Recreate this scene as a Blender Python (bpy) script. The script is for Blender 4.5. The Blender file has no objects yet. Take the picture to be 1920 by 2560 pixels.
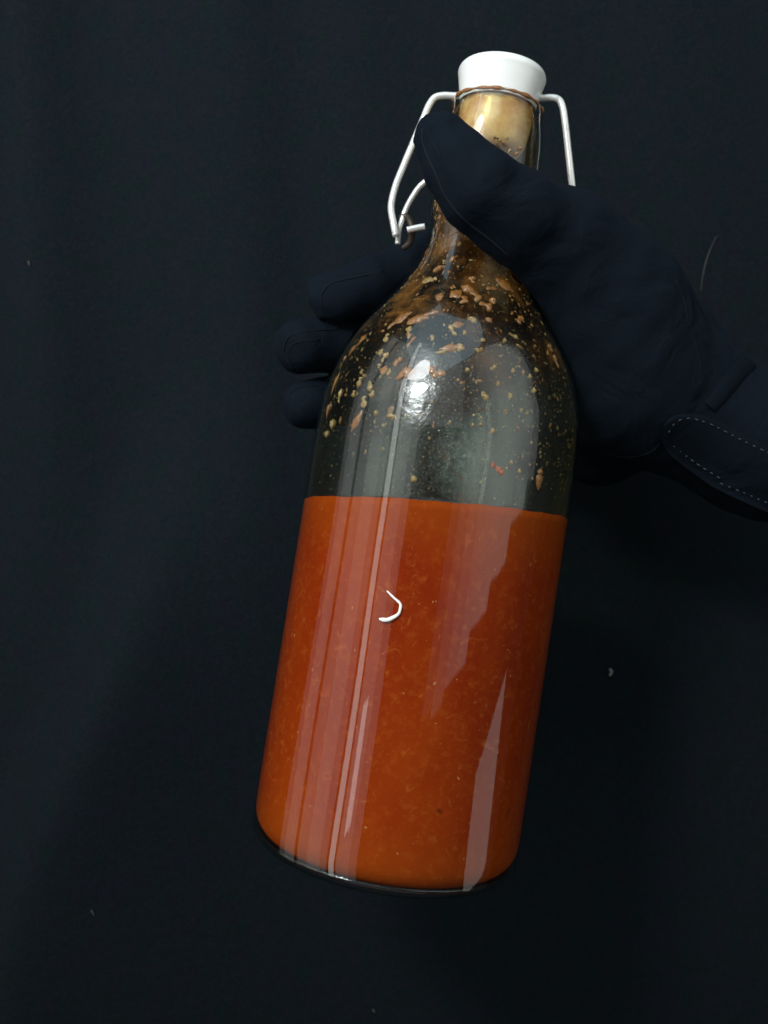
import bpy, math, random
import numpy as np
from mathutils import Vector, Matrix

random.seed(7); rng = np.random.default_rng(7)
S = bpy.context.scene
COL = S.collection
R = math.radians

# ------------------------------------------------------------------ camera
F = 2400.0            # focal length, in pixels of the 1920 x 2560 photograph
D = 0.32              # camera to bottle axis, metres
cam = bpy.data.cameras.new('camera'); co = bpy.data.objects.new('camera', cam); COL.objects.link(co)
cam.sensor_fit = 'VERTICAL'; cam.sensor_height = 36.0; cam.lens = 36.0 * F / 2560.0
cam.clip_start = 0.01; cam.clip_end = 50
co.location = (0, -D, 0); co.rotation_euler = (R(90), 0, 0)
S.camera = co
cam.dof.use_dof = True; cam.dof.focus_distance = .285; cam.dof.aperture_fstop = 15

# ------------------------------------------------------------------ world, exposure
w = bpy.data.worlds.new('World'); S.world = w; w.use_nodes = True
w.node_tree.nodes['Background'].inputs[0].default_value = (.95, 1.0, 1.0, 1)
w.node_tree.nodes['Background'].inputs[1].default_value = 0.04
S.view_settings.view_transform = 'Standard'; S.view_settings.look = 'None'
S.view_settings.exposure = 0; S.view_settings.gamma = 1
S.cycles.use_denoising = True
S.cycles.max_bounces = 14; S.cycles.transparent_max_bounces = 24; S.cycles.glossy_bounces = 6
S.cycles.sample_clamp_indirect = 6

# ------------------------------------------------------------------ lamps, several added for the reflections in the bottle
def lamp(name, az, el, dist, wd, ht, rad, col=(1, .97, .93), roll=0):
    """rectangular lamp seen from the bottle at azimuth az / elevation el; rad = its radiance"""
    L = bpy.data.lights.new(name, 'AREA'); L.shape = 'RECTANGLE'; L.size = wd; L.size_y = ht
    L.energy = rad * math.pi * wd * ht; L.color = col
    o = bpy.data.objects.new(name, L); COL.objects.link(o)
    a, e = R(az), R(el)
    d = Vector((math.sin(a) * math.cos(e), -math.cos(a) * math.cos(e), math.sin(e)))
    o.location = d * dist
    m = d.to_track_quat('Z', 'Y').to_matrix().to_4x4() @ Matrix.Rotation(R(roll), 4, 'Z')
    o.rotation_euler = m.to_euler()
    return o
def panel(name, az0, az1, z0, z1, rad, dist=1.3, col=(.94, 1, .97)):
    """upright lamp between two azimuths and two heights"""
    L = bpy.data.lights.new(name, 'AREA'); L.shape = 'RECTANGLE'
    c = R((az0 + az1) / 2); wd = 2 * dist * math.tan(R(abs(az1 - az0) / 2)); ht = z1 - z0
    L.size = wd; L.size_y = ht; L.energy = rad * math.pi * wd * ht; L.color = col
    o = bpy.data.objects.new(name, L); COL.objects.link(o)
    o.location = (dist * math.sin(c), -dist * math.cos(c), (z0 + z1) / 2)
    o.rotation_euler = (R(90), 0, c)
    return o
for a0, a1, z0, z1, r_ in ((-96, -90, -.64, 1.9, .45), (-90, -79, -.64, 1.9, .9), (-76, -66, -.64, 1.9, .8), (-66, -54, -.64, 1.9, 1.2), (-54, -48, -.64, 1.9, .75),
                           (-46, -41.5, -.64, 2.1, 3.2), (-40, -30, -.64, 1.9, .95), (-30, -24, -.64, 1.9, .6),
                           (10, 17, -.35, 1.3, .2), (17, 25, -.37, 1.4, .42), (25, 33, -.345, 1.5, .65), (33, 40, -.345, 1.6, .85), (40, 47, -.29, 1.7, 1.0), (47, 52, -.285, 1.7, 1.05),
                           (52, 59, -.235, 1.7, 1.05), (59, 63, -.225, 1.6, 1.05), (63, 69, -.155, 1.5, 1.0), (69, 73, -.15, 1.4, .9), (73, 79, -.10, 1.3, .6)):
    panel('added_left_lamp' if a0 < 0 else 'added_right_lamp', a0, a1, z0, z1, r_)  # upright area lamps added for the striped room reflections
for a0, a1, z0, r_ in ((-25, -14, .30, .5), (-14, -3, .27, .62), (-3, 10, .25, .62)):
    panel('bright_wall_standin_lamp', a0, a1, z0, 1.7, r_)  # area lamps added for the bright wall above and behind the camera
lamp('low_right_reflection_lamp', 76, -29, 1.0, .30, .28, 1.1, (1, .93, .9), 25)  # area lamp added for the slim reflection stripe at lower right
k_ = lamp('key_lamp', -27, 29.5, .74, .17, .12, 56, (.95, .98, 1.0), 20); k_.data.shape = 'ELLIPSE'
k2 = lamp('second_lamp', -32, 42, 1.2, .34, .22, 9, (.97, .98, 1.0), 25); k2.data.shape = 'ELLIPSE'
lamp('low_lamp', -35, -12.5, 1.2, .075, .19, 3.2, (1, .93, .92), 4)
k3 = lamp('ceiling_lamp', -10, 66, .66, .62, .56, 1.0, (.66, .88, 1)); k3.data.shape = 'ELLIPSE'

# ------------------------------------------------------------------ helpers
def P(px, py, y=0.0):
    k = (D + y) / F
    return np.array([(px - 960) * k, y, -(py - 1280) * k])
def catmull(pts, n=8, closed=False):
    p = np.array(pts, float)
    if not closed: p = np.vstack([2 * p[0] - p[1], p, 2 * p[-1] - p[-2]])
    out = []
    for i in range(1, len(p) - 2):
        for t in np.arange(n) / n:
            out.append(.5 * ((2 * p[i]) + (-p[i-1] + p[i+1]) * t + (2*p[i-1] - 5*p[i] + 4*p[i+1] - p[i+2]) * t*t
                             + (-p[i-1] + 3*p[i] - 3*p[i+1] + p[i+2]) * t**3))
    out.append(p[-2]); return np.array(out)
def mesh_obj(name, v, f, mat=None, parent=None, smooth=True):
    me = bpy.data.meshes.new(name); me.from_pydata([tuple(map(float, q)) for q in v], [], [tuple(map(int, q)) for q in f]); me.update()
    if smooth: me.polygons.foreach_set('use_smooth', [True] * len(me.polygons))
    o = bpy.data.objects.new(name, me); COL.objects.link(o)
    if mat: me.materials.append(mat)
    if parent: o.parent = parent
    return o
def tube_vf(pts, rad, seg=12, base=0):
    pts = np.asarray(pts, float); n = len(pts)
    rad = np.broadcast_to(rad, (n,))
    T = np.gradient(pts, axis=0); T /= np.linalg.norm(T, axis=1)[:, None] + 1e-12
    u = np.cross(T[0], [0, 1, 0]);
    if np.linalg.norm(u) < .1: u = np.cross(T[0], [1, 0, 0])
    v = []; f = []
    for i in range(n):
        u = u - T[i] * (u @ T[i]); u /= np.linalg.norm(u); b = np.cross(T[i], u)
        for k in range(seg):
            a = 2 * math.pi * k / seg
            v.append(pts[i] + rad[i] * (math.cos(a) * u + math.sin(a) * b))
    for i in range(n - 1):
        for k in range(seg):
            k2 = (k + 1) % seg
            f.append((base + i*seg + k, base + i*seg + k2, base + (i+1)*seg + k2, base + (i+1)*seg + k))
    f.append(tuple(base + k for k in range(seg))[::-1]); f.append(tuple(base + (n-1)*seg + k for k in range(seg)))
    return v, f
def tube(name, pts, rad, mat, parent=None, seg=12):
    v, f = tube_vf(pts, rad, seg); return mesh_obj(name, v, f, mat, parent)
def tag(o, label=None, cat=None, kind=None, group=None):
    if label: o['label'] = label
    if cat: o['category'] = cat
    if kind: o['kind'] = kind
    if group: o['group'] = group
    return o

# ------------------------------------------------------------------ node helper
class NT:
    def __init__(s, name):
        s.m = bpy.data.materials.new(name); s.m.use_nodes = True; s.t = s.m.node_tree; s.t.nodes.clear()
        s.out = s.n('ShaderNodeOutputMaterial')
    def n(s, ty, **kw):
        x = s.t.nodes.new(ty)
        for k, v in kw.items(): setattr(x, k, v)
        return x
    def l(s, a, b): s.t.links.new(a, b)
    def put(s, sock, v):
        if isinstance(v, bpy.types.NodeSocket): s.l(v, sock)
        else: sock.default_value = v
    def math(s, op, a, b=None, clamp=False):
        x = s.n('ShaderNodeMath', operation=op, use_clamp=clamp); s.put(x.inputs[0], a)
        if b is not None: s.put(x.inputs[1], b)
        return x.outputs[0]
    def noise(s, scale, detail=3, rough=.5, vec=None, dist=0):
        x = s.n('ShaderNodeTexNoise'); x.inputs['Scale'].default_value = scale; x.inputs['Detail'].default_value = detail
        x.inputs['Roughness'].default_value = rough; x.inputs['Distortion'].default_value = dist
        s.l(vec if vec is not None else s.obj(), x.inputs['Vector']); return x.outputs['Fac']
    def obj(s):
        if not hasattr(s, '_tc'): s._tc = s.n('ShaderNodeTexCoord')
        return s._tc.outputs['Object']
    def mapping(s, scale=(1, 1, 1), rot=(0, 0, 0)):
        x = s.n('ShaderNodeMapping'); x.inputs['Scale'].default_value = scale; x.inputs['Rotation'].default_value = rot
        s.l(s.obj(), x.inputs['Vector']); return x.outputs[0]
    def ramp(s, fac, stops, interp='LINEAR'):
        x = s.n('ShaderNodeValToRGB'); s.l(fac, x.inputs[0]); e = x.color_ramp.elements
        x.color_ramp.interpolation = interp
        while len(e) < len(stops): e.new(.5)
        for i, (p, c) in enumerate(stops):
            e[i].position = p; e[i].color = tuple(c) + (1,) if len(c) == 3 else c
        return x.outputs[0]
    def mixc(s, f, a, b, mode='MIX'):
        x = s.n('ShaderNodeMix', data_type='RGBA', blend_type=mode)
        s.put(x.inputs[0], f); s.put(x.inputs[6], a if not isinstance(a, tuple) else a + (1,) if len(a) == 3 else a)
        s.put(x.inputs[7], b if not isinstance(b, tuple) else b + (1,) if len(b) == 3 else b); return x.outputs[2]
    def bump(s, h, strength=.3, dist=.001):
        x = s.n('ShaderNodeBump'); x.inputs['Strength'].default_value = strength; x.inputs['Distance'].default_value = dist
        s.l(h, x.inputs['Height']); return x.outputs[0]
    def bsdf(s, **kw):
        b = s.n('ShaderNodeBsdfPrincipled')
        for k, v in kw.items():
            k = k.replace('_', ' '); 
            if isinstance(v, tuple) and len(v) == 3 and b.inputs[k].type == 'RGBA': v = v + (1,)
            s.put(b.inputs[k], v)
        return b
    def done(s, sh): s.l(sh, s.out.inputs[0]); return s.m
    def sep_z(s):
        x = s.n('ShaderNodeSeparateXYZ'); s.l(s.obj(), x.inputs[0]); return x.outputs

def mat_glass(name, tint, f0=.045, rough=0.0, bump=None, film=None):
    """thin glass wall: Schlick reflection over tinted transmission (tint deepens with path length)"""
    t = NT(name)
    g = t.n('ShaderNodeNewGeometry')
    nrm = None
    dot = t.n('ShaderNodeVectorMath', operation='DOT_PRODUCT'); t.l(g.outputs['Incoming'], dot.inputs[0]); t.l(g.outputs['Normal'], dot.inputs[1])
    c = t.math('MAXIMUM', t.math('ABSOLUTE', dot.outputs['Value']), .12)
    fres = t.math('ADD', t.math('MULTIPLY', t.math('POWER', t.math('SUBTRACT', 1.0, c), 5.0), 1 - f0), f0, True)
    inv = t.math('DIVIDE', 1.0, c)
    comb = t.n('ShaderNodeCombineColor')
    for i in range(3): t.l(t.math('POWER', tint[i], inv), comb.inputs[i])
    tr = t.n('ShaderNodeBsdfTransparent'); t.l(comb.outputs[0], tr.inputs[0])
    gl = t.n('ShaderNodeBsdfGlossy'); gl.inputs['Roughness'].default_value = rough; gl.inputs[0].default_value = (1, 1, 1, 1)
    if bump: t.l(bump(t), gl.inputs['Normal'])
    body = tr.outputs[0]
    if film and name.startswith('sauce'):
        zz = t.sep_z()[2]; am = t.n('ShaderNodeMapRange'); t.l(zz, am.inputs[0]); am.inputs[1].default_value = .085; am.inputs[2].default_value = .108
        t.l(t.mixc(am.outputs[0], comb.outputs[0], t.mixc(t.ramp(t.noise(150, 4, .6), [(.38, (0, 0, 0)), (.62, (1, 1, 1))]), (.96, .80, .50), (.74, .46, .20))), tr.inputs[0])
    if film: body = film(t, body, inv)
    mx = t.n('ShaderNodeMixShader'); t.l(fres, mx.inputs[0]); t.l(body, mx.inputs[1]); t.l(gl.outputs[0], mx.inputs[2])
    return t.done(mx.outputs[0])

# outer wall
def outer_bump(t): return t.bump(t.noise(9, 2, vec=t.mapping((1, 1, .5))), .25, .004)
M_outer = mat_glass('clear_bottle_glass', (.93, .955, .94), .045, .036, outer_bump)

# inner wall with dried sauce film
def inner_bump(t):
    a = t.noise(420, 3, .6); b = t.noise(1300, 2)
    return t.bump(t.math('ADD', a, t.math('MULTIPLY', b, .15)), .26, .0006)
def inner_film(t, body, inv):
    z = t.sep_z()
    n1 = t.noise(75, 6, .62, vec=t.mapping((1, 1, .75)), dist=.6)
    n2 = t.noise(330, 4, .6)
    nn = t.math('ADD', t.math('MULTIPLY', n1, .78), t.math('MULTIPLY', n2, .22))
    # more sauce the nearer the neck, little just above the liquid
    up = t.n('ShaderNodeMapRange'); t.l(z[2], up.inputs[0]); up.inputs[1].default_value = .035; up.inputs[2].default_value = .085
    up.inputs[3].default_value = -.13; up.inputs[4].default_value = .036
    nk = t.n('ShaderNodeMapRange'); t.l(z[2], nk.inputs[0]); nk.inputs[1].default_value = .100; nk.inputs[2].default_value = .118
    nk.inputs[3].default_value = 0; nk.inputs[4].default_value = -.12
    m = t.math('ADD', t.math('ADD', nn, up.outputs[0]), nk.outputs[0])
    cov = t.ramp(m, [(.46, (0, 0, 0)), (.55, (.24, .24, .24)), (.64, (.68, .68, .68))])
    thin = t.math('MULTIPLY', t.ramp(m, [(.25, (0, 0, 0)), (.5, (1, 1, 1))]), .016)
    cc = t.math('ADD', cov, thin, True)
    # coverage builds up along the slanting line of sight
    cov2 = t.math('SUBTRACT', 1.0, t.math('POWER', t.math('SUBTRACT', 1.0, t.math('MULTIPLY', cc, .8)), inv))
    dcol = t.mixc(t.noise(420, 3), (.27, .078, .010), (.36, .17, .036))
    df = t.n('ShaderNodeBsdfDiffuse'); t.l(dcol, df.inputs[0])
    tl = t.n('ShaderNodeBsdfTranslucent'); t.l(dcol, tl.inputs[0])
    m1 = t.n('ShaderNodeMixShader'); m1.inputs[0].default_value = .3; t.l(df.outputs[0], m1.inputs[1]); t.l(tl.outputs[0], m1.inputs[2])
    # pale glare patch painted into the wall colour right of the middle
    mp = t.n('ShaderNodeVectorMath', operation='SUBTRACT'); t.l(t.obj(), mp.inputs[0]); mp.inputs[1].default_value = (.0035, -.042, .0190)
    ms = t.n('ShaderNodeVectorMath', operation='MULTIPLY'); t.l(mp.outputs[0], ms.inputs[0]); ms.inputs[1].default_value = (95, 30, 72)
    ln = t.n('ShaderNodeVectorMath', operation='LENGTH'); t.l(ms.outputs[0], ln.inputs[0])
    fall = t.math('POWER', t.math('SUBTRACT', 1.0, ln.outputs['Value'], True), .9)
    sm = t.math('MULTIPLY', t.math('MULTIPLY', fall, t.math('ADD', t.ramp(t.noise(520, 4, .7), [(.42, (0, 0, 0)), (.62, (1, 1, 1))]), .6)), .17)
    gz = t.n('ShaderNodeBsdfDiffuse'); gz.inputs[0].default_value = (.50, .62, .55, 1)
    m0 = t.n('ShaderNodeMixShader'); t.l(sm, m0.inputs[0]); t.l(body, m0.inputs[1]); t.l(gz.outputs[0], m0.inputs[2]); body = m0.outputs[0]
    m2 = t.n('ShaderNodeMixShader'); t.l(cov2, m2.inputs[0]); t.l(body, m2.inputs[1]); t.l(m1.outputs[0], m2.inputs[2])
    return m2.outputs[0]
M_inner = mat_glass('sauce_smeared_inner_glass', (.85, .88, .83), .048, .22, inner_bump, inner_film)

def m_sauce():
    t = NT('red_sauce')
    big = t.noise(28, 4, .6, vec=t.mapping((1, 1, .45))); fine = t.noise(380, 4, .7)
    c = t.ramp(big, [(.3, (.215, .014, .0008)), (.5, (.275, .027, .001)), (.72, (.33, .043, .0015))])
    c = t.mixc(t.math('MULTIPLY', t.ramp(fine, [(.5, (0, 0, 0)), (.75, (1, 1, 1))]), .35), c, (.44, .10, .012))
    seeds = t.noise(700, 1, .5)
    c = t.mixc(t.math('MULTIPLY', t.ramp(seeds, [(.76, (0, 0, 0)), (.79, (1, 1, 1))]), .5), c, (.62, .33, .12))
    dk = t.noise(130, 1, .4)
    c = t.mixc(t.math('MULTIPLY', t.ramp(dk, [(.80, (0, 0, 0)), (.83, (1, 1, 1))]), .6), c, (.07, .010, .001))
    pl = t.noise(210, 3, .6, dist=1.5)
    c = t.mixc(t.math('MULTIPLY', t.ramp(pl, [(.6, (0, 0, 0)), (.72, (1, 1, 1))]), .45), c, (.46, .11, .015))
    z = t.sep_z()[2]
    for lo, hi in ((-.014, .004), (-.088, -.104)):   # thin paler oil / settled layers top and bottom
        mr = t.n('ShaderNodeMapRange'); t.l(z, mr.inputs[0]); mr.inputs[1].default_value = lo; mr.inputs[2].default_value = hi
        c = t.mixc(t.math('MULTIPLY', mr.outputs[0], .5), c, (.32, .058, .002))
    b = t.bsdf(Base_Color=c, Roughness=.6, Specular_IOR_Level=.03)
    t.l(t.bump(fine, .15, .0006), b.inputs['Normal'])
    return t.done(b.outputs[0])
M_sauce = m_sauce()

def m_simple(name, col, rough=.4, metal=0, bumpscale=None, bs=.2, bd=.0005, **kw):
    t = NT(name); b = t.bsdf(Base_Color=col, Roughness=rough, Metallic=metal, **kw)
    if bumpscale: t.l(t.bump(t.noise(bumpscale, 4), bs, bd), b.inputs['Normal'])
    return t.done(b.outputs[0])
def m_porcelain():
    t = NT('white_porcelain')
    c = t.mixc(t.math('MULTIPLY', t.noise(60, 3), .25), (.86, .87, .84), (.78, .81, .78))
    b = t.bsdf(Base_Color=c, Roughness=.28, Coat_Weight=.4, Coat_Roughness=.1); return t.done(b.outputs[0])
M_porc = m_porcelain()
def m_wire():
    t = NT('bright_steel_wire')
    n = t.noise(420, 4, .6)
    c = t.mixc(t.ramp(n, [(.62, (0, 0, 0)), (.72, (1, 1, 1))]), (.84, .84, .81), (.30, .21, .13))
    b = t.bsdf(Base_Color=c, Roughness=.34, Metallic=.5); t.l(t.bump(n, .1, .0004), b.inputs['Normal']); return t.done(b.outputs[0])
M_wire = m_wire()
M_rust = m_simple('tarnished_wire', (.035, .024, .016), .5, .2, 500)
M_pulp = None
def m_pulp(name, c1, c2):
    t = NT(name); n = t.ramp(t.noise(2.2, 4, .7), [(.35, (0, 0, 0)), (.65, (1, 1, 1))])
    b = t.bsdf(Base_Color=t.mixc(n, tuple(x * .6 for x in c1), c2), Roughness=.25, Specular_IOR_Level=.6, Coat_Weight=.6, Coat_Roughness=.08)
    t.l(t.bump(t.noise(5, 3), .5, .0006), b.inputs['Normal']); return t.done(b.outputs[0])
M_pulp = m_pulp('dried_orange_pulp', (.24, .075, .012), (.42, .17, .035))
M_pulp2 = m_pulp('pale_yellow_pulp', (.27, .14, .032), (.50, .32, .10))
M_red = m_pulp('red_pepper_bit', (.45, .06, .015), (.55, .13, .03))
M_crust = m_simple('rim_crust', (.26, .105, .03), .5, 0, 900, .6, .0006)
M_drop = m_simple('oily_droplet', (.22, .18, .085), .07, 0, None, Specular_IOR_Level=.8)

def m_fabric(name, base, base2, wscale, sheen, rot, dots=.5, rough=.85):
    t = NT(name)
    wv = t.n('ShaderNodeTexWave', wave_type='BANDS'); wv.inputs['Scale'].default_value = wscale
    wv.inputs['Distortion'].default_value = .6; wv.inputs['Detail'].default_value = 2; wv.inputs['Detail Scale'].default_value = 3
    t.l(t.mapping((1, .3, 1), (0, R(rot), 0)), wv.inputs['Vector'])
    n = t.noise(1500, 2, .6); big = t.noise(14, 4, .6)
    c = t.mixc(big, base, base2)
    c = t.mixc(t.math('MULTIPLY', wv.outputs['Fac'], dots), c, tuple(min(1, x * 2.1) for x in base))
    c = t.mixc(t.math('MULTIPLY', t.ramp(n, [(.4, (0, 0, 0)), (.7, (1, 1, 1))]), .35), c, tuple(x * 1.9 for x in base2))
    b = t.bsdf(Base_Color=c, Roughness=rough, Specular_IOR_Level=.03, Sheen_Weight=sheen, Sheen_Roughness=.5, Sheen_Tint=(.5, .65, 1.0))
    h = t.math('ADD', wv.outputs['Fac'], t.math('MULTIPLY', n, .8))
    b1 = t.n('ShaderNodeBump'); b1.inputs['Strength'].default_value = .6; b1.inputs['Distance'].default_value = .0042
    t.l(t.noise(48, 3, .5, dist=.9), b1.inputs['Height'])
    b2 = t.n('ShaderNodeBump'); b2.inputs['Strength'].default_value = .3; b2.inputs['Distance'].default_value = .00025
    t.l(h, b2.inputs['Height']); t.l(b1.outputs[0], b2.inputs['Normal']); t.l(b2.outputs[0], b.inputs['Normal'])
    return t.done(b.outputs[0])
M_glove = m_fabric('navy_twill_glove', (.0036, .0060, .0086), (.0046, .0068, .0116), 820, .008, 35, .55)
M_strap = m_fabric('dark_strap_fabric', (.0030, .0048, .0075), (.0036, .0056, .0085), 500, .006, 20)
def m_cloth():
    t = NT('black_backdrop_cloth')
    a = t.ramp(t.noise(95, 5, .72), [(.40, (0, 0, 0)), (.60, (1, 1, 1))]); f_ = t.noise(900, 3, .7)
    c = t.mixc(a, (.0052, .0102, .0112), (.0078, .0086, .0136))
    c = t.mixc(t.math('MULTIPLY', t.ramp(f_, [(.42, (0, 0, 0)), (.68, (1, 1, 1))]), .6), c, (.0125, .0170, .0200))
    b = t.bsdf(Base_Color=c, Roughness=.9, Specular_IOR_Level=.03)
    h = t.math('ADD', t.noise(1400, 2), t.math('MULTIPLY', t.noise(160, 4, .6), 1.5))
    t.l(t.bump(h, .5, .0006), b.inputs['Normal'])
    return t.done(b.outputs[0])
M_cloth = m_cloth()
M_thread = m_simple('grey_green_thread', (.028, .047, .047), .8)
M_pipe = m_simple('dark_piping', (.0065, .0095, .014), .8, Specular_IOR_Level=.1)
M_lint = m_simple('pale_lint', (.17, .18, .17), .8)
M_hair = m_simple('fine_grey_hair', (.055, .062, .055), .6)
M_glint = m_simple('white_hook_reflection', (.95, .9, .85), .4)  # white of the modelled lamp reflection

# ------------------------------------------------------------------ the backdrop cloth
BY = .105
def cloth_y(x, z):
    y = BY + .45 * np.clip(-z - .01, 0, .3) ** 2
    # soft hanging folds, the left one slanting
    u = x + .104 - .373 * z + .004 * np.sin(z * 30)
    y = y - .034 / (1 + np.exp(-u / .0075)) * np.exp(-np.clip(u, 0, 1) / .085) / (1 + np.exp((z - .02) / .022)) - .0062 * np.sin(x * 92 + z * 6 + 1.5 + 1.2 * np.sin(x * 31)) * np.exp(-((x + .13) / .09) ** 2) / (1 + np.exp((-.01 - z) / .03)) - .0020 * np.sin(x * 70 + z * 22) * np.exp(-((x - .1) / .06) ** 2) - .0015 * np.sin(x * 46 + z * 5 + 1.0) * np.exp(-((x + .14) / .1) ** 2)
    y = y - .002 * np.exp(-((x + .05 + z * .05) / .018) ** 2) * np.clip((z + .05) * 8, 0, 1)
    y = y - .0015 * np.sin(x * 21 + 2.0 + z * 3) + .001 * np.sin(z * 17 + x * 9)
    y = y - .002 * np.exp(-((x - .11 - z * .3) / .03) ** 2) * np.clip(-z * 9, 0, 1)
    return y
nx, nz = 260, 200
xs = np.concatenate([np.linspace(-1.2, -.32, 20), np.linspace(-.3, .3, nx - 40), np.linspace(.32, 1.2, 20)])
zs = np.concatenate([np.linspace(-1.2, -.36, 16), np.linspace(-.34, .34, nz - 32), np.linspace(.36, 1.2, 16)])
X, Zg = np.meshgrid(xs, zs, indexing='ij'); Y = cloth_y(X, Zg)
v = np.stack([X, Y, Zg], -1).reshape(-1, 3)
i, j = np.meshgrid(np.arange(len(xs) - 1), np.arange(len(zs) - 1), indexing='ij'); a = (i * len(zs) + j).ravel()
f = np.stack([a, a + len(zs), a + len(zs) + 1, a + 1], -1)
bk = mesh_obj('backdrop_cloth', v, f, M_cloth); tag(bk, 'black cloth hanging in soft folds behind the bottle', 'cloth', 'structure')

# ------------------------------------------------------------------ bottle frame
TILT = R(8.78); PX = D / F
O = P(1084, 1299, 0)
MB = Matrix.Translation(Vector(O)) @ Matrix.Rotation(TILT, 4, 'Y')
MBn = np.array(MB); MBi = np.linalg.inv(MBn)
prof_px = [(-808, 0), (-811, 120), (-820, 220), (-829, 262), (-832, 285), (-828, 308), (-816, 324), (-796, 333), (-770, 335.5), (-400, 333), (0, 331), (180, 330), (228, 327.5), (287, 321.5),
           (341, 307), (380, 293), (414, 277), (450, 256), (480, 235), (511, 212), (540, 191), (566, 173), (600, 154), (628, 141), (660, 130), (695, 122), (730, 118.5), (742, 119),
           (750, 125), (765, 129), (785, 130), (800, 129), (830, 131), (900, 131), (960, 127), (1005, 119.5), (1030, 116), (1043, 112), (1048, 104), (1046, 92), (1036, 86)]
def toR(q): q = q / F; return D * q / math.sqrt(1 + q * q)
prof = [(t * PX, toR(r)) for t, r in prof_px]
def smooth_prof(pr, n=4):
    p = catmull(np.array(pr), n); p[:, 1] = np.maximum(p[:, 1], 0); return p
PR = smooth_prof(prof, 4)
mask_r = PR[(PR[:, 0] > -.105) & (np.arange(len(PR)) > 24)]
cut = np.argmax(mask_r[:, 0]); mask_r = mask_r[:cut + 1]
def brad(t): return np.interp(t, mask_r[:, 0], mask_r[:, 1])
def revolve(name, pr, mat, parent, seg=128, wob=0, floor=None):
    v = []; f = []
    for t, r in pr:
        for k in range(seg):
            a = 2 * math.pi * k / seg; rr = r
            if wob: rr = r + wob * (math.sin(3 * a + t * 90) + math.sin(7 * a + t * 260 + 1)) * .5
            v.append((rr * math.cos(a), rr * math.sin(a), t if floor is None else max(t, floor(rr * math.cos(a), rr * math.sin(a)))))
    for i in range(len(pr) - 1):
        for k in range(seg):
            k2 = (k + 1) % seg; f.append((i*seg + k, i*seg + k2, (i+1)*seg + k2, (i+1)*seg + k))
    return mesh_obj(name, v, f, mat, parent)
def to_local(p): return (MBi @ np.append(p, 1))[:3]
def to_world(p): return (MBn @ np.append(p, 1))[:3]
def bottle_hit(px, py, inset=0.0, back=False):
    """point on the bottle wall (local frame) on the line of sight through a pixel, and its outward normal"""
    c = to_local(np.array([0, -D, 0])); q = to_local(P(px, py, 0)); d = q - c
    ss = np.linspace(.75, 1.25, 1500); pts = c + ss[:, None] * d
    ins = np.hypot(pts[:, 0], pts[:, 1]) < brad(pts[:, 2]) - inset
    idx = np.where(ins)[0]
    if len(idx) == 0: return None
    p = pts[idx[-1] if back else idx[0]]
    r = np.hypot(p[0], p[1]); s = (brad(p[2] + .001) - brad(p[2] - .001)) / .002
    n = np.array([p[0] / r, p[1] / r, -s]); n /= np.linalg.norm(n)
    return p, n

bottle = bpy.data.objects.new('swing_top_bottle', None); COL.objects.link(bottle); bottle.matrix_world = MB
bottle.empty_display_size = .02
tag(bottle, 'clear glass swing-top bottle with white stopper and wire bail, held by the gloved hand', 'bottle')
revolve('glass_body', PR, M_outer, bottle, 160)
# inner wall: from above the liquid up into the mouth
WALL = .0011
def wall(t): return float(np.interp(t, [.060, .095], [WALL, .0019]))
def liq(xp, yp): return (24 + .0 * xp) * PX + .073 * xp - .055 * yp
inn = [(t, brad(t) - wall(t)) for t in np.linspace(-.0035, .1355, 100)]
inn += [(.1366, .0132), (.1380, .0130), (.1389, .0124)]
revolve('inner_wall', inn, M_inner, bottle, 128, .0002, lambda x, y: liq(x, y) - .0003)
# thick glass base seen under the sauce
M_base = mat_glass('thick_base_glass', (.80, .80, .78), .09, .10, lambda t: t.bump(t.noise(160, 4), .6, .002))
base = [(-.1083, .010), (-.1088, .020), (-.1096, .030), (-.1098, .0360), (-.1088, .0400), (-.1070, .0421)]
revolve('base_punt', base, M_base, bottle, 96, .0004)
# rim crust of dried sauce
v = []; f = []
for k in range(96):
    a = 2 * math.pi * k / 96; rr = .0148 + .0001 * random.uniform(-1, 1); th = .00050 * (1 + .6 * math.sin(5 * a) * math.sin(13 * a + 2)) + .0001 * random.random()
    for m in range(8):
        b = 2 * math.pi * m / 8; v.append(((rr + th * math.cos(b)) * math.cos(a), (rr + th * math.cos(b)) * math.sin(a), .1388 + th * math.sin(b)))
for k in range(96):
    for m in range(8):
        k2 = (k + 1) % 96; m2 = (m + 1) % 8; f.append((k*8 + m, k2*8 + m, k2*8 + m2, k*8 + m2))
mesh_obj('rim_crust', v, f, M_crust, bottle)
# rubber washer and porcelain stopper
st = [(.1225, 0), (.1226, .0045), (.1232, .0078), (.1245, .0100), (.1270, .0112), (.1320, .0120), (.1374, .0123), (.1385, .0123), (.1398, .0128), (.1420, .0132), (.1450, .01385), (.1476, .01440), (.1488, .0147), (.1498, .0146), (.1506, .0142), (.1511, .0135), (.1515, .0115), (.1519, .006), (.1520, 0)]
stp = revolve('stopper', smooth_prof(st, 3), M_porc, bottle, 96)
ws = [(.1383, .0085), (.1384, .0126), (.1386, .0128), (.1389, .0128), (.1392, .0120), (.1392, .009)]
revolve('rubber_washer', ws, m_simple('brown_washer', (.16, .06, .02), .5, 0, 300), bottle, 64)

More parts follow.
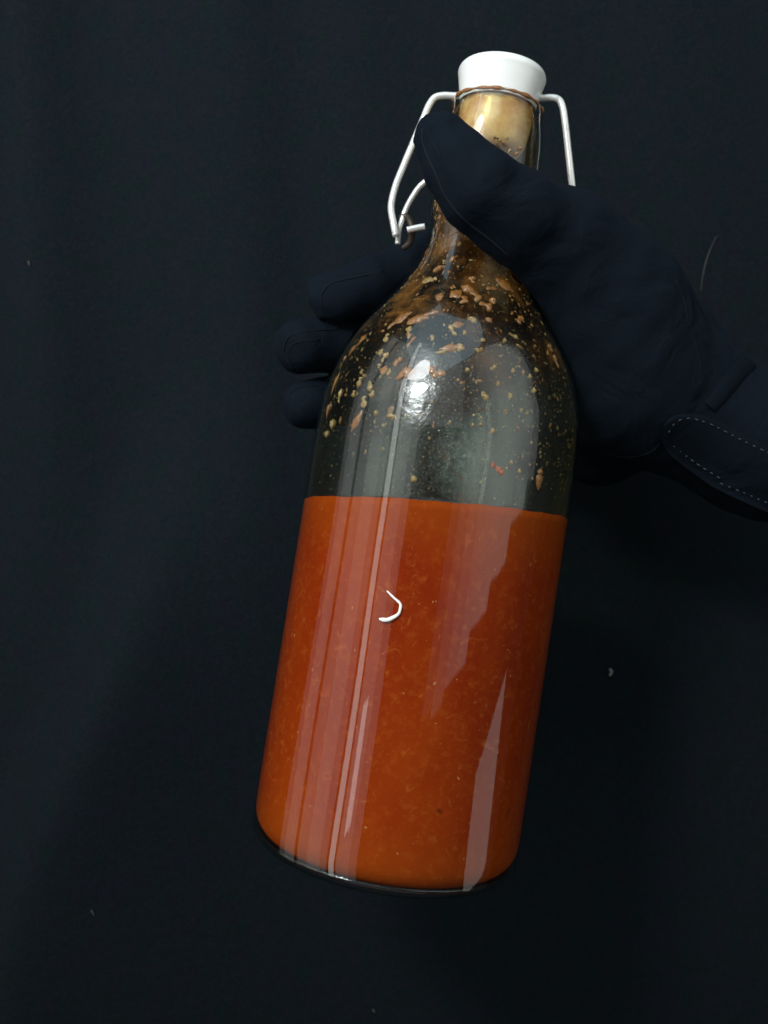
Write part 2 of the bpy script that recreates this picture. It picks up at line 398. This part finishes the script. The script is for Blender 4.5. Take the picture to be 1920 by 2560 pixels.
# wires: positions read from the photograph, given their own depth
def wire_pts(lst, n=8):
    return catmull([to_local(P(*q)) for q in lst], n)
W1 = [(1256, 238, .0), (1170, 240, .0), (1136, 240, 0), (1108, 239, .0), (1086, 245, 0), (1071, 266, 0), (1058, 298, .0), (1035, 352, .001), (1010, 412, .001), (989, 465, .001), (978, 515, 0), (983, 555, -.001), (990, 590, -.002)]
tube('bail_wire', wire_pts(W1), .00115, M_wire, bottle)
W2 = [(1256, 240, .0), (1345, 245, .0), (1375, 244, 0), (1396, 249, 0), (1406, 266, 0), (1412, 300, 0), (1420, 370, .001), (1431, 470, .003), (1438, 540, .008), (1425, 590, .010)]
tube('bail_wire', wire_pts(W2), .00115, M_wire, bottle)
W3 = [(1130, 425, -.004), (1095, 435, -.004), (1069, 450, -.003), (1048, 468, -.002), (1029, 496, -.001), (1014, 525, 0), (1005, 552, 0), (997, 580, .001), (994, 610, .001)]
tube('lever_wire', wire_pts(W3), .00095, M_wire, bottle)
tube('pivot_wire', wire_pts([(1018, 575, -.002), (1040, 570, -.002), (1062, 566, -.002)]), .00105, M_wire, bottle)
tube('hinge_coil', wire_pts([(1002, 545, .001), (1012, 541, .0), (1024, 552, 0), (1030, 576, .0), (1024, 606, .002), (1006, 620, .003)]), .0012, M_rust, bottle)
# collar wire round the neck
cl = [(.0182 * math.cos(a), .0182 * math.sin(a), .1125 + .0004 * math.sin(a)) for a in np.linspace(0, 2 * math.pi, 65)]
tube('collar_wire', cl, .0009, M_wire, bottle, 8)

# ------------------------------------------------------------------ the sauce
rs = []
for t, r in [(-806, 0), (-809, 150), (-815, 240), (-813, 280), (-803, 307), (-784, 324), (-757, 332), (-700, 333)]: rs.append((t * PX, toR(r)))
SR = toR(329)
v = []; f = []; seg = 144
ts = np.linspace(-.088, 0, 40)
rows = smooth_prof(rs, 4).tolist()
for t, r in rows:
    for k in range(seg):
        a = 2 * math.pi * k / seg; v.append((r * math.cos(a), r * math.sin(a), t))
nr0 = len(rows)
t0 = rows[-1][0]
for q in np.linspace(0, 1, 42)[1:]:
    for k in range(seg):
        a = 2 * math.pi * k / seg; x, y = SR * math.cos(a), SR * math.sin(a)
        top = liq(x, y) + .00012 * math.sin(9 * a) + .0001 * math.sin(23 * a + 1)
        kr = 1 + (.0121 * (1 - q) ** 1.2 if True else 0); v.append((x * kr, y * kr, t0 + (top - t0) * q))
nr = nr0 + 41
for q in (.93, .6, .3, .02):
    for k in range(seg):
        a = 2 * math.pi * k / seg; x, y = SR * q * math.cos(a), SR * q * math.sin(a)
        v.append((x, y, liq(x, y) - .0006))
nr += 4
for i in range(nr - 1):
    for k in range(seg):
        k2 = (k + 1) % seg; f.append((i*seg + k, i*seg + k2, (i+1)*seg + k2, (i+1)*seg + k))
f.append(tuple((nr - 1) * seg + k for k in range(seg)))
sauce = mesh_obj('red_sauce', v, f, M_sauce); sauce.matrix_world = MB
tag(sauce, 'thick orange-red chilli sauce filling the lower part of the glass bottle', 'sauce')

# ------------------------------------------------------------------ dried splatter inside the empty part
spl = bpy.data.objects.new('sauce_splatter', None); COL.objects.link(spl); spl.matrix_world = MB; spl.empty_display_size = .01
tag(spl, 'dried brown flecks and seeds of sauce stuck inside the bottle shoulder above the sauce', 'splatter')
def blob_mesh(name, mat, seed, nlat=11, nlon=12):
    """irregular wet crumb: long axis x, bent and lumpy, thickness z"""
    r = random.Random(seed); v = [(1, 0, 0)]; f = []
    p1, p2, p3 = (r.uniform(0, 6.28) for _ in range(3)); bend = r.uniform(-.7, .7); k = r.uniform(2, 4)
    for i in range(1, nlat):
        th = math.pi * i / nlat; x = math.cos(th); w_ = 1 + .38 * math.sin(k * x + p1) + .16 * math.sin(7 * x + p2)
        for q in range(nlon):
            a = 2 * math.pi * q / nlon; m = w_ * (1 + .14 * math.sin(2 * a + p3 + 3 * x)) * r.uniform(.95, 1.05)
            v.append((x + .08 * math.cos(a + p1), m * math.sin(th) ** .7 * math.cos(a) + bend * (x * x - .4), m * math.sin(th) ** .8 * math.sin(a)))
    v.append((-1, 0, 0)); n = len(v) - 1
    e0 = bend * .6; v[0] = (1, e0, 0); v[n] = (-1, e0, 0)
    for q in range(nlon):
        f.append((0, 1 + q, 1 + (q + 1) % nlon)); f.append((n, n - 1 - q, n - 1 - (q + 1) % nlon))
    for i in range(nlat - 2):
        for q in range(nlon):
            q2 = (q + 1) % nlon; b = 1 + i * nlon; f.append((b + q, b + nlon + q, b + nlon + q2, b + q2))
    me = bpy.data.meshes.new(name); me.from_pydata(v, [], f); me.materials.append(mat)
    me.polygons.foreach_set('use_smooth', [True] * len(me.polygons)); me.update(); return me
pm = [[blob_mesh('pulp_fleck', M_pulp, s) for s in range(8)], [blob_mesh('pulp_fleck', M_pulp2, s + 9) for s in range(7)], [blob_mesh('pulp_fleck', M_red, 30)]]
def frame_at(p, n, ang):
    """axes: n inward is local z; ang = direction of the long side on the wall, from the bottle's up axis"""
    up = np.array([0, 0, 1.]) - n * n[2]; up /= np.linalg.norm(up); side = np.cross(n, up)
    x = math.cos(ang) * up + math.sin(ang) * side; y = np.cross(n, x)
    return x, y
def put_fleck(px, py, ln, wd, ang, kind, back=False, th=.0005):
    h = bottle_hit(px, py, WALL + .0002, back)
    if h is None: return
    p, n = h; x, y = frame_at(p, n, R(ang))
    s = PX * .95
    me = random.choice(pm[0 if kind < 4 else 2 if kind == 7 else 1])
    ang += random.uniform(-8, 8); th *= random.uniform(.7, 1.7); ln *= .92; wd *= .78
    o = bpy.data.objects.new('pulp_fleck', me); COL.objects.link(o); o.parent = spl
    m = np.eye(4); m[:3, 0] = x * ln * s / 2; m[:3, 1] = y * wd * s / 2; m[:3, 2] = n * th; m[:3, 3] = p
    o.matrix_local = Matrix(m.tolist())
    return o
# (px, py, length, width, angle from the axis, kind): the flecks one can tell apart in the photograph
FL = [(1130, 870, 62, 20, -75, 0), (1150, 868, 26, 22, 0, 4), (1105, 880, 34, 14, -75, 4), (1131, 825, 40, 16, 30, 4), (1145, 812, 34, 20, -70, 0), (1022, 828, 34, 17, 10, 4), (1028, 855, 36, 14, -25, 0), (1023, 840, 20, 16, 0, 0),
      (966, 845, 26, 17, 10, 4), (952, 880, 20, 16, 0, 4), (962, 893, 30, 16, -25, 4), (953, 885, 14, 12, 0, 5), (995, 905, 30, 20, -40, 0), (1012, 935, 52, 30, -60, 0), (1096, 935, 34, 26, -70, 0), (1080, 925, 30, 20, 60, 0),
      (892, 1052, 64, 20, -25, 0), (977, 1030, 30, 26, 0, 0), (980, 1042, 34, 14, 80, 4), (1212, 992, 24, 15, 50, 4), (1209, 985, 14, 13, 0, 5), (940, 1032, 16, 12, 0, 5), (948, 915, 14, 11, 0, 5),
      (972, 930, 22, 12, 5, 5), (905, 930, 14, 12, 0, 5), (912, 940, 12, 10, 0, 5), (1168, 925, 14, 13, 0, 6), (1243, 1172, 24, 18, 60, 7), (1252, 1178, 22, 16, 30, 7), (1232, 1163, 16, 14, 0, 7), (1348, 1203, 46, 24, -5, 0), (1350, 1180, 20, 16, 0, 0),
      (1134, 646, 26, 14, -30, 0), (1098, 672, 36, 16, -55, 0), (1074, 700, 44, 20, -70, 4), (1072, 698, 18, 34, -20, 5), (1140, 735, 40, 30, -40, 0), (1168, 722, 38, 22, 70, 0), (1182, 700, 26, 18, 10, 0), (1215, 765, 38, 26, 60, 0), (1232, 752, 26, 18, 0, 0),
      (1228, 721, 30, 18, -80, 0), (1262, 712, 60, 30, 60, 0), (1290, 700, 46, 36, 70, 0), (1190, 740, 40, 26, 30, 0), (1160, 750, 30, 24, 0, 0), (1300, 800, 34, 22, -40, 0), (1284, 840, 30, 14, 70, 4), (1010, 790, 50, 22, -50, 0), (1045, 800, 60, 26, -62, 0),
      (992, 805, 60, 24, -45, 0), (1075, 785, 44, 20, -60, 0), (1100, 742, 34, 20, 0, 0), (870, 850, 60, 18, -30, 0), (850, 880, 70, 20, -26, 0), (884, 872, 50, 22, -30, 0), (858, 905, 40, 14, -20, 0), (905, 850, 40, 22, -20, 0), (838, 960, 70, 12, -12, 0),
      (850, 990, 40, 14, 0, 4), (822, 1025, 50, 16, -8, 0), (832, 1060, 30, 16, 10, 4), (818, 1085, 22, 12, 0, 4), (900, 955, 26, 18, 0, 4), (925, 965, 30, 20, 30, 4), (930, 985, 22, 18, 0, 4), (910, 1005, 30, 22, 20, 4), (885, 985, 18, 14, 0, 5),
      (960, 925, 26, 22, 0, 0), (1340, 925, 16, 12, 0, 5), (1324, 940, 16, 10, 0, 5), (1275, 990, 18, 14, 0, 5), (1334, 975, 18, 10, 0, 5), (1207, 850, 14, 12, 0, 5), (1261, 852, 13, 11, 0, 6), (1194, 876, 15, 12, 20, 5), (1203, 874, 13, 12, 0, 5), (1236, 918, 14, 13, 0, 5),
      (1283, 926, 16, 13, 0, 5), (1245, 960, 12, 10, 0, 6), (1161, 833, 13, 12, 0, 6), (1303, 1026, 12, 10, 0, 5), (1318, 1032, 12, 11, 0, 5), (1201, 1061, 12, 10, 0, 5), (1232, 1076, 14, 11, 0, 5), (1278, 1155, 13, 10, 0, 5), (1298, 1177, 13, 11, 0, 5), (1034, 1197, 18, 16, 0, 4),
      (1274, 378, 14, 10, -40, 4), (1262, 360, 22, 8, 50, 0), (1250, 350, 12, 9, 0, 4), (1290, 385, 14, 8, 0, 0), (1240, 345, 16, 7, 80, 0), (1268, 345, 10, 8, 0, 4), (1300, 370, 14, 7, 20, 0), (1246, 362, 14, 6, 30, 0),
      (1390, 905, 40, 14, 20, 0), (1375, 870, 26, 14, 10, 0), (1180, 800, 30, 16, 60, 4), (1222, 800, 24, 16, 50, 0), (1080, 845, 20, 12, 20, 5), (1110, 655, 14, 10, 0, 5), (1150, 610, 16, 12, 0, 6)]
for q in FL: put_fleck(*q)
# small droplets and grains that nobody could count: one mesh
icov = [(0, 0, 1)] + [(.894 * math.cos(a), .894 * math.sin(a), .447) for a in [k * 1.2566 for k in range(5)]] + [(.894 * math.cos(a), .894 * math.sin(a), -.447) for a in [k * 1.2566 + .6283 for k in range(5)]] + [(0, 0, -1)]
icof = [(0, 1, 2), (0, 2, 3), (0, 3, 4), (0, 4, 5), (0, 5, 1), (1, 6, 2), (2, 7, 3), (3, 8, 4), (4, 9, 5), (5, 10, 1), (6, 7, 2), (7, 8, 3), (8, 9, 4), (9, 10, 5), (10, 6, 1), (11, 7, 6), (11, 8, 7), (11, 9, 8), (11, 10, 9), (11, 6, 10)]
def scatter(name, mat, n, tmin, tmax, smin, smax, bias, elong=1.6, azc=None, azs=None, flat=.6):
    V = []; Fc = []
    for _ in range(n):
        t = tmin + (tmax - tmin) * random.random() ** bias
        a = random.uniform(0, 6.283) if azc is None else random.gauss(azc, azs)
        r = brad(t) - WALL - .0003; s = (brad(t + .001) - brad(t - .001)) / .002
        p = np.array([r * math.cos(a), r * math.sin(a), t]); nn = np.array([math.cos(a), math.sin(a), -s]); nn /= np.linalg.norm(nn)
        if t < liq(p[0], p[1]) + .0008: continue
        x, y = frame_at(p, nn, random.gauss(0, .7)); sz = smin * (smax / smin) ** (random.random() ** 1.8); el = random.uniform(1, elong)
        M3 = np.stack([x * sz * el, y * sz, nn * sz * flat], 1); b = len(V)
        for c in icov: V.append(p + M3 @ np.array(c) * random.uniform(.85, 1.15))
        Fc += [(b + q[0], b + q[1], b + q[2]) for q in icof]
    o = mesh_obj(name, V, Fc, mat, spl); tag(o, kind='stuff'); return o
M_clear = mat_glass('clear_droplet', (.9, .9, .85), .09, .10)
scatter('droplets', M_drop, 800, .004, .092, .00010, .00042, 1.1)
scatter('clear_droplets', M_clear, 900, .003, .085, .00012, .00042, 1.0)
scatter('clear_droplets', M_clear, 1500, .003, .048, .00014, .00045, 1.1, 1.6, -math.pi / 2 - .12, .18, .26)
scatter('sauce_grains', M_pulp2, 700, .006, .108, .00012, .00050, .75, 2.2)
scatter('sauce_grains', M_pulp2, 240, .018, .075, .00014, .0006, 1.0, 2.0, -math.pi / 2, .9)
scatter('orange_grains', M_pulp, 800, .022, .108, .00015, .00075, .6, 2.6)

# ------------------------------------------------------------------ the gloved hand: one continuous surface
H = .00095
lo = np.array([-.052, -.052, -.035]); hi = np.array([.185, .088, .140])
nn_ = np.ceil((hi - lo) / H).astype(int)
ax = [lo[i] + H * np.arange(nn_[i]) for i in range(3)]
GX, GY, GZ = np.meshgrid(*[a.astype(np.float32) for a in ax], indexing='ij')
FLD = np.full(GX.shape, 1.0, np.float32)
def smin(a, b, k):
    h = np.clip(.5 + .5 * (b - a) / k, 0, 1); return b + (a - b) * h - k * h * (1 - h)
def smax(a, b, k): return -smin(-a, -b, k)
def mm(px, y): return px * (D + y) / F
def capsule(a, b, ra, rb, fld, k, flat=None):
    a = np.array(a); b = np.array(b); r = max(ra, rb) + k + .006
    l = np.minimum(a, b) - r; h = np.maximum(a, b) + r
    i0 = np.clip(((l - lo) / H).astype(int), 0, nn_); i1 = np.clip(((h - lo) / H).astype(int) + 1, 0, nn_)
    if (i1 <= i0).any(): return
    s = tuple(slice(x, y) for x, y in zip(i0, i1))
    d = b - a; L = d @ d + 1e-12
    x, y, z = GX[s] - a[0], GY[s] - a[1], GZ[s] - a[2]
    t = np.clip((x * d[0] + y * d[1] + z * d[2]) / L, 0, 1)
    q = np.sqrt((x - t * d[0]) ** 2 + (y - t * d[1]) ** 2 + (z - t * d[2]) ** 2) - (ra + (rb - ra) * t)
    fld[s] = smin(fld[s], q.astype(np.float32), k)
def chain(pts, fld, k):
    """pts: (px, py, depth, radius in px)"""
    for p, q in zip(pts[:-1], pts[1:]):
        capsule(P(*p[:3]), P(*q[:3]), mm(p[3], p[2]), mm(q[3], q[2]), fld, k)
# thumb and ball of the thumb
chain([(1080, 326, -.0265, 34), (1100, 340, -.0265, 52)], FLD, .004)
chain([(1108, 357, -.0265, 68), (1146, 415, -.028, 84), (1200, 478, -.029, 98), (1290, 540, -.023, 110), (1400, 625, -.008, 142), (1480, 720, .004, 168)], FLD, .004)
palm = np.full(GX.shape, 1.0, np.float32)
chain([(1400, 625, -.006, 140), (1520, 780, .006, 184), (1562, 905, .014, 188), (1568, 960, .016, 184)], palm, .010)
chain([(1568, 930, .016, 170), (1690, 1000, .020, 150), (1760, 1040, .022, 150)], palm, .012)
chain([(1690, 1020, .022, 138), (1900, 1108, .022, 172), (2240, 1200, .026, 205)], palm, .010)
chain([(1480, 640, .028, 120), (1560, 800, .040, 150), (1520, 960, .045, 150), (1500, 1100, .045, 115)], palm, .012)
chain([(1780, 945, .034, 90), (1700, 850, .034, 90)], palm, .010)
FLD = smin(FLD, palm, .006)
# four fingers wrapped behind the bottle, tips showing at its left
fing = np.full(GX.shape, 1.0, np.float32)
F4 = [[(1500, 650, .036, 84), (1330, 625, .046, 76), (1150, 615, .040, 70), (1020, 668, .028, 62), (930, 712, .020, 62), (838, 748, .015, 58)],
      [(1520, 790, .046, 84), (1300, 780, .060, 76), (1080, 800, .062, 74), (930, 845, .042, 70), (845, 858, .028, 70), (755, 866, .017, 70)],
      [(1520, 920, .050, 80), (1280, 930, .068, 72), (1060, 960, .068, 70), (900, 995, .046, 66), (768, 1012, .020, 62)],
      [(1500, 1040, .050, 70), (1280, 1070, .066, 62), (1080, 1090, .066, 58), (930, 1110, .052, 54)]]
for c in F4:
    g = np.full(GX.shape, 1.0, np.float32); chain(c, g, .003); fing = np.minimum(fing, g)
FLD = smin(FLD, fing, .0035)
# seam ridge along the edge of the thumb
g = np.full(GX.shape, 1.0, np.float32)
chain([(1054, 326, -.0265, 12), (1047, 352, -.0265, 13), (1054, 384, -.027, 13), (1080, 432, -.028, 13), (1101, 488, -.0285, 14), (1128, 530, -.029, 15), (1160, 566, -.028, 15), (1216, 610, -.024, 15), (1262, 645, -.018, 14), (1300, 675, -.010, 12)], g, .002)
FLD = smin(FLD, g, .0008)
# corner flap of the index fingertip
g = np.full(GX.shape, 1.0, np.float32)
chain([(780, 706, .016, 14), (788, 745, .013, 14), (800, 785, .013, 12)], g, .001); chain([(780, 706, .016, 14), (850, 686, .014, 14), (930, 652, .016, 12)], g, .001)
FLD = smin(FLD, g, .003)
# broad soft unevenness and creases of the cloth
FLD += (.00025 * np.sin(GX * 210 + GZ * 160 + 2 * np.sin(GY * 120)) * np.sin(GZ * 190 - GX * 90) + .00012 * np.sin(GX * 420 - GZ * 330 + GY * 200)).astype(np.float32)
def groove(pts, r, depth, fld):
    g = np.full(GX.shape, 1.0, np.float32); chain(pts, g, .0005)
    return fld + (depth * np.exp(-np.clip(g, 0, 1) / r)).astype(np.float32)
FLD = groove([(1689, 687, -.006, 3), (1712, 735, -.004, 3), (1728, 800, -.004, 3), (1745, 860, -.002, 3), (1760, 920, -.002, 3), (1755, 970, -.004, 3), (1742, 1005, -.006, 3)], .002, .0018, FLD)
FLD = groove([(1075, 335, -.034, 3), (1072, 375, -.035, 3), (1096, 425, -.037, 3), (1122, 478, -.038, 3), (1150, 520, -.038, 3), (1186, 560, -.036, 3), (1240, 600, -.032, 3)], .0012, .0012, FLD)
FLD = groove([(1230, 455, -.042, 3), (1260, 520, -.040, 3), (1300, 590, -.036, 3)], .003, .0006, FLD)
FLD = groove([(1648, 1112, -.008, 3), (1610, 1160, -.004, 3), (1560, 1170, .0, 3)], .002, .0015, FLD)
# the bottle keeps its room: glove fabric lies against the glass
lx = MBi[0, 0] * GX + MBi[0, 1] * GY + MBi[0, 2] * GZ + MBi[0, 3]
ly = MBi[1, 0] * GX + MBi[1, 1] * GY + MBi[1, 2] * GZ + MBi[1, 3]
lz = MBi[2, 0] * GX + MBi[2, 1] * GY + MBi[2, 2] * GZ + MBi[2, 3]
bs = np.hypot(lx, ly) - np.interp(lz, mask_r[:, 0], mask_r[:, 1]).astype(np.float32) - .0005
bs = np.where(lz > .1395, 1.0, bs).astype(np.float32)
FLD = smax(FLD, -bs, .0008)
del lx, ly, lz, bs, g, palm, fing

def surface_nets(Fd):
    s = Fd < 0
    c = np.zeros(tuple(np.array(Fd.shape) - 1), int)
    for dx in (0, 1):
        for dy in (0, 1):
            for dz in (0, 1):
                c += s[dx:dx + c.shape[0], dy:dy + c.shape[1], dz:dz + c.shape[2]]
    act = (c > 0) & (c < 8); idx = np.full(c.shape, -1, int); cells = np.argwhere(act); idx[act] = np.arange(len(cells))
    acc = np.zeros((len(cells), 3)); cnt = np.zeros(len(cells))
    cor = [(a, b, e) for a in (0, 1) for b in (0, 1) for e in (0, 1)]
    for A in cor:
        for ax_ in range(3):
            if A[ax_]: continue
            B = list(A); B[ax_] = 1; B = tuple(B)
            fa = Fd[tuple((cells + A).T)]; fb = Fd[tuple((cells + B).T)]
            m = (fa < 0) != (fb < 0); tt = np.where(m, fa / (fa - fb + 1e-20), 0)
            p = cells + np.array(A, float); p[:, ax_] += tt
            acc[m] += (p - cells)[m]; cnt[m] += 1
    V = lo + H * (cells + acc / cnt[:, None]); Q = []
    for ax_ in range(3):
        sl0 = [slice(None)] * 3; sl1 = [slice(None)] * 3; sl0[ax_] = slice(0, -1); sl1[ax_] = slice(1, None)
        a = s[tuple(sl0)]; b = s[tuple(sl1)]; e = np.argwhere(a != b); u, w_ = (ax_ + 1) % 3, (ax_ + 2) % 3
        e = e[(e[:, u] > 0) & (e[:, w_] > 0) & (e[:, u] < c.shape[u]) & (e[:, w_] < c.shape[w_])]
        def at(du, dw): q = e.copy(); q[:, u] -= du; q[:, w_] -= dw; return idx[tuple(q.T)]
        q = np.stack([at(1, 1), at(0, 1), at(0, 0), at(1, 0)], 1); ins = a[tuple(e.T)]
        q[~ins] = q[~ins][:, ::-1]; Q.append(q)
    return V, np.vstack(Q)
FLD[0] = FLD[-1] = 1; FLD[:, 0] = FLD[:, -1] = 1; FLD[:, :, 0] = FLD[:, :, -1] = 1
V, Q = surface_nets(FLD)
Q = Q[(Q >= 0).all(1)]
hand = bpy.data.objects.new('gloved_hand', None); COL.objects.link(hand); hand.location = P(1900, 1108, .022); hand.empty_display_size = .02
bpy.context.view_layer.update(); HL = np.array(hand.location)
tag(hand, 'hand in a dark navy fabric glove gripping the bottle by its neck', 'gloved hand')
# relax the surface
nb = np.zeros_like(V)
for it in range(3):
    acc = np.zeros_like(V); cn = np.zeros(len(V))
    for k in range(4):
        a, b = Q[:, k], Q[:, (k + 1) % 4]
        np.add.at(acc, a, V[b]); np.add.at(cn, a, 1)
    V = V + .5 * (acc / np.maximum(cn, 1)[:, None] - V)
gl = mesh_obj('glove', V - HL, Q, M_glove, hand)

def fld_at(p):
    g = (p - lo) / H; i = np.floor(g).astype(int)
    if (i < 0).any() or (i >= np.array(FLD.shape) - 1).any(): return 1.0
    fr = g - i; r = 0
    for a in (0, 1):
        for b in (0, 1):
            for c in (0, 1):
                r += FLD[i[0] + a, i[1] + b, i[2] + c] * (fr[0] if a else 1 - fr[0]) * (fr[1] if b else 1 - fr[1]) * (fr[2] if c else 1 - fr[2])
    return r
def hit(px, py, dflt=None, y0=-.05):
    for y in np.arange(y0, .085, .0007):
        if fld_at(P(px, py, y)) < 0: return y
    return dflt
def on_glove(pts, lift=.0004, n=6, sm=2):
    p2 = catmull([(a, b) for a, b in pts], n); ys = []; last = 0
    for a, b in p2:
        y = hit(a, b); last = y if y is not None else last; ys.append(last)
    ys = np.array(ys)
    for _ in range(sm): ys[1:-1] = (ys[:-2] + ys[1:-1] * 2 + ys[2:]) / 4
    return np.array([P(a, b, y - lift) for (a, b), y in zip(p2, ys)])
# wrist strap with rounded end
up_ = catmull([(1655, 1082), (1668, 1050), (1707, 1034), (1775, 1042), (1843, 1076), (1920, 1114), (2020, 1160), (2120, 1200)], 8)
dn_ = catmull([(1655, 1082), (1657, 1108), (1675, 1137), (1730, 1180), (1797, 1225), (1920, 1281), (2020, 1320), (2120, 1352)], 8)
nu, nv = len(up_), 11; ysf = np.zeros((nu, nv))
for a in range(nu):
    for b in range(nv):
        p = up_[a] + (dn_[a] - up_[a]) * b / (nv - 1); y = hit(min(p[0], 2050), p[1]); ysf[a, b] = y if y is not None else .02
for _ in range(14):
    q = np.pad(ysf, 1, mode='edge'); ysf = (q[2:, 1:-1] + q[:-2, 1:-1] + q[1:-1, 2:] + q[1:-1, :-2] + 2 * ysf) / 6
v = []; f = []
for side, off in ((0, -.0022), (1, -.0002)):
    for a in range(nu):
        for b in range(nv):
            p = up_[a] + (dn_[a] - up_[a]) * b / (nv - 1); edge = .0007 if (side == 0 and (b in (0, nv - 1) or a == 0)) else 0
            v.append(P(p[0], p[1], ysf[a, b] + off + edge) - HL)
for a in range(nu - 1):
    for b in range(nv - 1):
        k = a * nv + b; f.append((k, k + 1, k + nv + 1, k + nv)); k += nu * nv; f.append((k, k + nv, k + nv + 1, k + 1))
    for b in (0, nv - 1):
        k = a * nv + b; f.append((k, k + nv, k + nv + nu * nv, k + nu * nv))
mesh_obj('wrist_strap', v, f, M_strap, hand)
# stitches along the strap
def strap_y(px, py):
    d = None; best = 1e9
    for a in range(nu):
        for b in (1, 2, nv // 2, nv - 3, nv - 2):
            p = up_[a] + (dn_[a] - up_[a]) * b / (nv - 1); q = (p[0] - px) ** 2 + (p[1] - py) ** 2
            if q < best: best = q; d = ysf[a, b]
    return d - .0024
def dashes(path, step, ln, rad, yfun):
    p2 = catmull(path, 14); seg_ = np.linalg.norm(np.diff(p2, axis=0), axis=1); s = np.concatenate([[0], np.cumsum(seg_)]); V = []; Fc = []
    pos = 0
    while pos + ln < s[-1]:
        l_ = ln * random.uniform(.55, 1.1); a = [np.interp(pos, s, p2[:, k]) for k in (0, 1)]; b = [np.interp(pos + l_, s, p2[:, k]) for k in (0, 1)]
        y = yfun(*a); vv, ff = tube_vf([P(a[0], a[1], y + .0001) - HL, P((a[0] + b[0]) / 2, (a[1] + b[1]) / 2, y - .0002) - HL, P(b[0], b[1], y + .0001) - HL], [rad * .6, rad, rad * .6], 6, len(V))
        V += vv; Fc += ff; pos += step * random.uniform(.92, 1.08)
    return V, Fc
V1, F1 = dashes([(1800, 1196), (1740, 1158), (1700, 1128), (1678, 1108), (1672, 1082), (1690, 1056), (1725, 1046), (1780, 1062), (1850, 1098), (1930, 1136), (1990, 1160)], 20, 11, .00022, strap_y)
V2, F2 = dashes([(1800, 1208), (1860, 1232), (1930, 1262), (2000, 1288)], 20, 12, .00026, strap_y)
b0 = len(V1); o = mesh_obj('stitching', list(V1) + list(V2), F1 + [tuple(x + b0 for x in q) for q in F2], M_thread, hand); tag(o, kind='stuff')
# pull tab folded at the cuff
ta, tb = np.array([1874., 897.]), np.array([1772., 1014.]); v = []; f = []
for i in range(9):
    c = ta + (tb - ta) * i / 8; nrm = np.array([.75, .66])
    for k, (o_, dy) in enumerate(((-22, .0), (-18, -.0010), (0, -.0015), (18, -.0011), (24, .0))):
        p = c + nrm * o_; y = hit(c[0], c[1] + 12) ; y = .0 if y is None else y
        v.append(P(p[0], p[1], y + dy - .0002) - HL)
for i in range(8):
    for k in range(4): a = i * 5 + k; f.append((a, a + 1, a + 6, a + 5))
mesh_obj('pull_tab', v, f, M_strap, hand)
# seams
for path, rr in (([(1056, 322), (1056, 350), (1066, 384), (1088, 432), (1110, 484), (1140, 528), (1174, 560), (1226, 600), (1276, 644)], .00045),
                 ([(1070, 322), (1078, 350), (1092, 376), (1100, 392)], .0002),
                 ([(1430, 1066), (1458, 1094), (1503, 1128), (1571, 1143), (1624, 1131), (1648, 1112)], .00022),
                 ([(1689, 700), (1706, 740), (1721, 800), (1738, 860), (1752, 920), (1748, 965)], .0002),
                 ([(735, 925), (712, 890), (712, 860), (732, 835), (790, 826), (850, 822)], .0003),
                 ([(730, 912), (722, 880), (742, 856), (800, 850)], .00018),
                 ([(806, 770), (804, 735), (830, 708), (880, 695), (960, 678)], .0003),
                 ([(716, 1015), (724, 985), (750, 968), (790, 964)], .0002)):
    tube('piping', on_glove(path) - HL, rr, M_pipe, hand, 6)

# ------------------------------------------------------------------ lint, hairs, hook reflection
def lint(name, pts, rad, mat, label, on='cloth'):
    p2 = catmull(pts, 6); w3 = []
    for a, b in p2:
        y = BY - .003
        for _ in range(6): q = P(a, b, y); y = float(cloth_y(q[0], q[2])) - .0008
        w3.append(P(a, b, y))
    w3 = np.array(w3); o = tube(name, w3 - w3[0], rad, mat, None, 6); o.location = w3[0]; tag(o, label, 'lint'); return o
hr = .0002
o = lint('hair', [(1792, 590), (1777, 620), (1765, 655), (1757, 690), (1752, 728)], np.concatenate([np.linspace(.00008, .0002, 12), np.linspace(.0002, .00008, 13)]), M_hair, 'fine pale hair lying on the black cloth right of the glove'); o['category'] = 'hair'
lint('lint_speck', [(1524, 1672), (1529, 1680), (1524, 1690)], [.0003] + [.0006] * 11 + [.0003], M_lint, 'tiny white speck of lint on the cloth right of the bottle')
lint('lint_speck', [(228, 2276), (235, 2288)], .0003, M_hair, 'faint speck of lint on the cloth at the lower left')
lint('lint_speck', [(932, 2524), (937, 2530)], .0004, M_hair, 'round speck of lint on the cloth near the bottom edge')
lint('lint_speck', [(70, 652), (74, 664)], .00025, M_hair, 'dim speck on the cloth at the far left')
# lamp reflection modelled as a white hook-shaped tube on the front of the glass
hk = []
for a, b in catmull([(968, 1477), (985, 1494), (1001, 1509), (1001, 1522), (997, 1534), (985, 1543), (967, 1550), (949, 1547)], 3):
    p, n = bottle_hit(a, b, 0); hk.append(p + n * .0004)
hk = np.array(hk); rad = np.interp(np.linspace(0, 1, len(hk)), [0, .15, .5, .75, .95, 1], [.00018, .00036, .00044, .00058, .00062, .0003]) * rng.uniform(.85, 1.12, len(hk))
o = tube('hook_reflection', hk - hk[0], rad, M_glint, None, 8); o.matrix_world = MB @ Matrix.Translation(Vector(hk[0]))
tag(o, 'small white hook-shaped lamp reflection, modelled as a curl on the glass in front of the red sauce', 'lint')
print('script built', len(V), 'glove verts')
